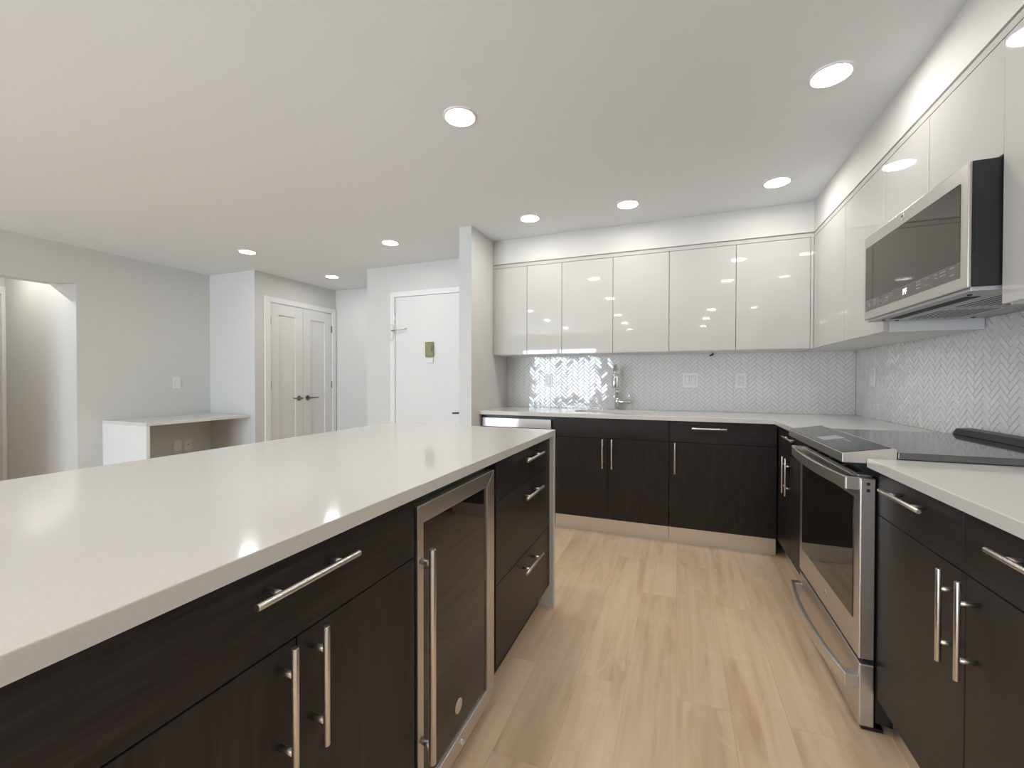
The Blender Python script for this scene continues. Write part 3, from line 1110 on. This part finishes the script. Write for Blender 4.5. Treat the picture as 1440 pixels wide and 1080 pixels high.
# ------------------------------------------------------------------ built-in desk
t = thing('desk', 'white built-in desk with quartz top and side panel against the left wall', 'desk', (-4.85, 2.92, 0))
B(-5.1985, -4.515, 2.405, 3.4285, 0.742, 0.772, 0.0015).build('desktop', M['quartz'], t)
B(-5.1985, -4.515, 2.405, 2.435, 0.0, 0.7415, 0.0015).build('side_panel', M['trim'], t)

# ------------------------------------------------------------------ switches and outlets


def plate(name, label, cat, to3, u, z, w, h, kind, group=None):
    """to3(u, out, z)"""
    t = thing(name, label, cat, to3(u, 0, z), group)

    def bx(mb, u0, u1, o0, o1, z0, z1, bev=0.0, mi=0):
        a, b = Vector(to3(u0, o0, z0)), Vector(to3(u1, o1, z1))
        mb.box(a.x, b.x, a.y, b.y, a.z, b.z, bev, mi)
    mb = MB()
    bx(mb, u - w / 2, u + w / 2, 0.0005, 0.006, z - h / 2, z + h / 2, 0.0015)
    mb.build('cover_plate', M['plate'], t)
    if kind in ('rocker', 'double'):
        for c in ((u,) if kind == 'rocker' else (u - 0.023, u + 0.023)):
            mb = MB()
            bx(mb, c - 0.0175, c + 0.0175, 0.0055, 0.0066, z - 0.0345, z + 0.0345, 0, 1)
            bx(mb, c - 0.0155, c + 0.0155, 0.0060, 0.0090, z - 0.0325, z + 0.0325, 0.001, 0)
            mb.build('rocker', [M['plate'], M['plate_gap']], t)
    elif kind == 'outlet':
        mb = MB()
        bx(mb, u - 0.0175, u + 0.0175, 0.0055, 0.0066, z - 0.0345, z + 0.0345, 0, 1)
        bx(mb, u - 0.0160, u + 0.0160, 0.0060, 0.0080, z - 0.0330, z + 0.0330, 0.001, 0)
        for s in (-0.017, 0.017):
            for q in (-0.0065, 0.0065):
                bx(mb, u + q - 0.0013, u + q + 0.0013, 0.0078, 0.0084, z + s - 0.002, z + s + 0.006, 0, 2)
            bx(mb, u - 0.002, u + 0.002, 0.0078, 0.0084, z + s - 0.009, z + s - 0.005, 0, 2)
        mb.build('receptacle', [M['plate'], M['plate_gap'], M['black_matte']], t)
    elif kind == 'jack':
        mb = MB()
        a, b = Vector(to3(u, 0.0055, z)), Vector(to3(u, 0.012, z))
        mb.cyl(a, b, 0.006, seg=16)
        mb.build('jack', M['lever'], t)
    return t


BK = lambda u, o, z: (u, 3.8405 - o, z)
RT = lambda u, o, z: (1.2215 - o, u, z)
LF = lambda u, o, z: (-5.2 + o, u, z)
plate('wall_outlet', 'white outlet plate on the tiles left of the faucet', 'outlet', BK, -1.125, 1.165, 0.072, 0.118, 'rocker')
plate('light_switch', 'white double rocker switch on the back tiles right of the faucet', 'switch', BK, 0.097, 1.171, 0.120, 0.122, 'double')
plate('wall_outlet', 'white two-socket outlet on the back tiles right of the double switch', 'outlet', BK, 0.470, 1.168, 0.080, 0.122, 'outlet')
plate('light_switch', 'white single switch on the right wall tiles near the corner', 'switch', RT, 3.540, 1.193, 0.080, 0.125, 'rocker')
plate('light_switch', 'white single switch on the grey left wall above the desk', 'switch', LF, 3.062, 1.134, 0.080, 0.122, 'rocker')
plate('wall_outlet', 'blank white wall plate under the desk, left of the other plate', 'outlet', LF, 3.068, 0.436, 0.080, 0.125, 'blank')
plate('wall_outlet', 'white wall plate with a round jack under the desk, right of the blank one', 'outlet', LF, 3.176, 0.430, 0.080, 0.125, 'jack')

# loose cable end under the wall cabinets
mb = MB().tube([(0.262, 3.780, 1.3905), (0.262, 3.778, 1.378), (0.250, 3.776, 1.372), (0.238, 3.776, 1.366)], 0.006, 8)
o = mb.build('cable_end', M['black_matte'])
tag(recenter(o, (0.25, 3.78, 1.39)), 'short black cable end hanging under the back wall cabinets near the double switch', 'cable')

# ------------------------------------------------------------------ furniture glimpsed in the lit room at the far left
t = thing('vanity_cabinet', 'cream drawer cabinet glimpsed in the lit room at the left picture edge', 'cabinet', (-7.75, 2.4, 0))
B(-7.995, -7.52, 1.7, 3.05, 0.12, 0.94).box(-7.995, -7.58, 1.7, 3.05, 0.0, 0.12).build('body', M['cream'], t)
for z0, z1 in ((0.13, 0.42), (0.43, 0.64), (0.65, 0.86)):
    B(-7.519, -7.50, 1.71, 3.04, z0, z1, 0.003).build('drawer', M['cream'], t)
o = B(-7.995, -7.60, 1.75, 3.05, 1.88, 2.25, 0.004).build('wall_shelf_cabinet', M['oak'])
tag(recenter(o, (-7.85, 2.4, 1.88)), 'oak wall cabinet glimpsed in the lit room at the left picture edge', 'cabinet')
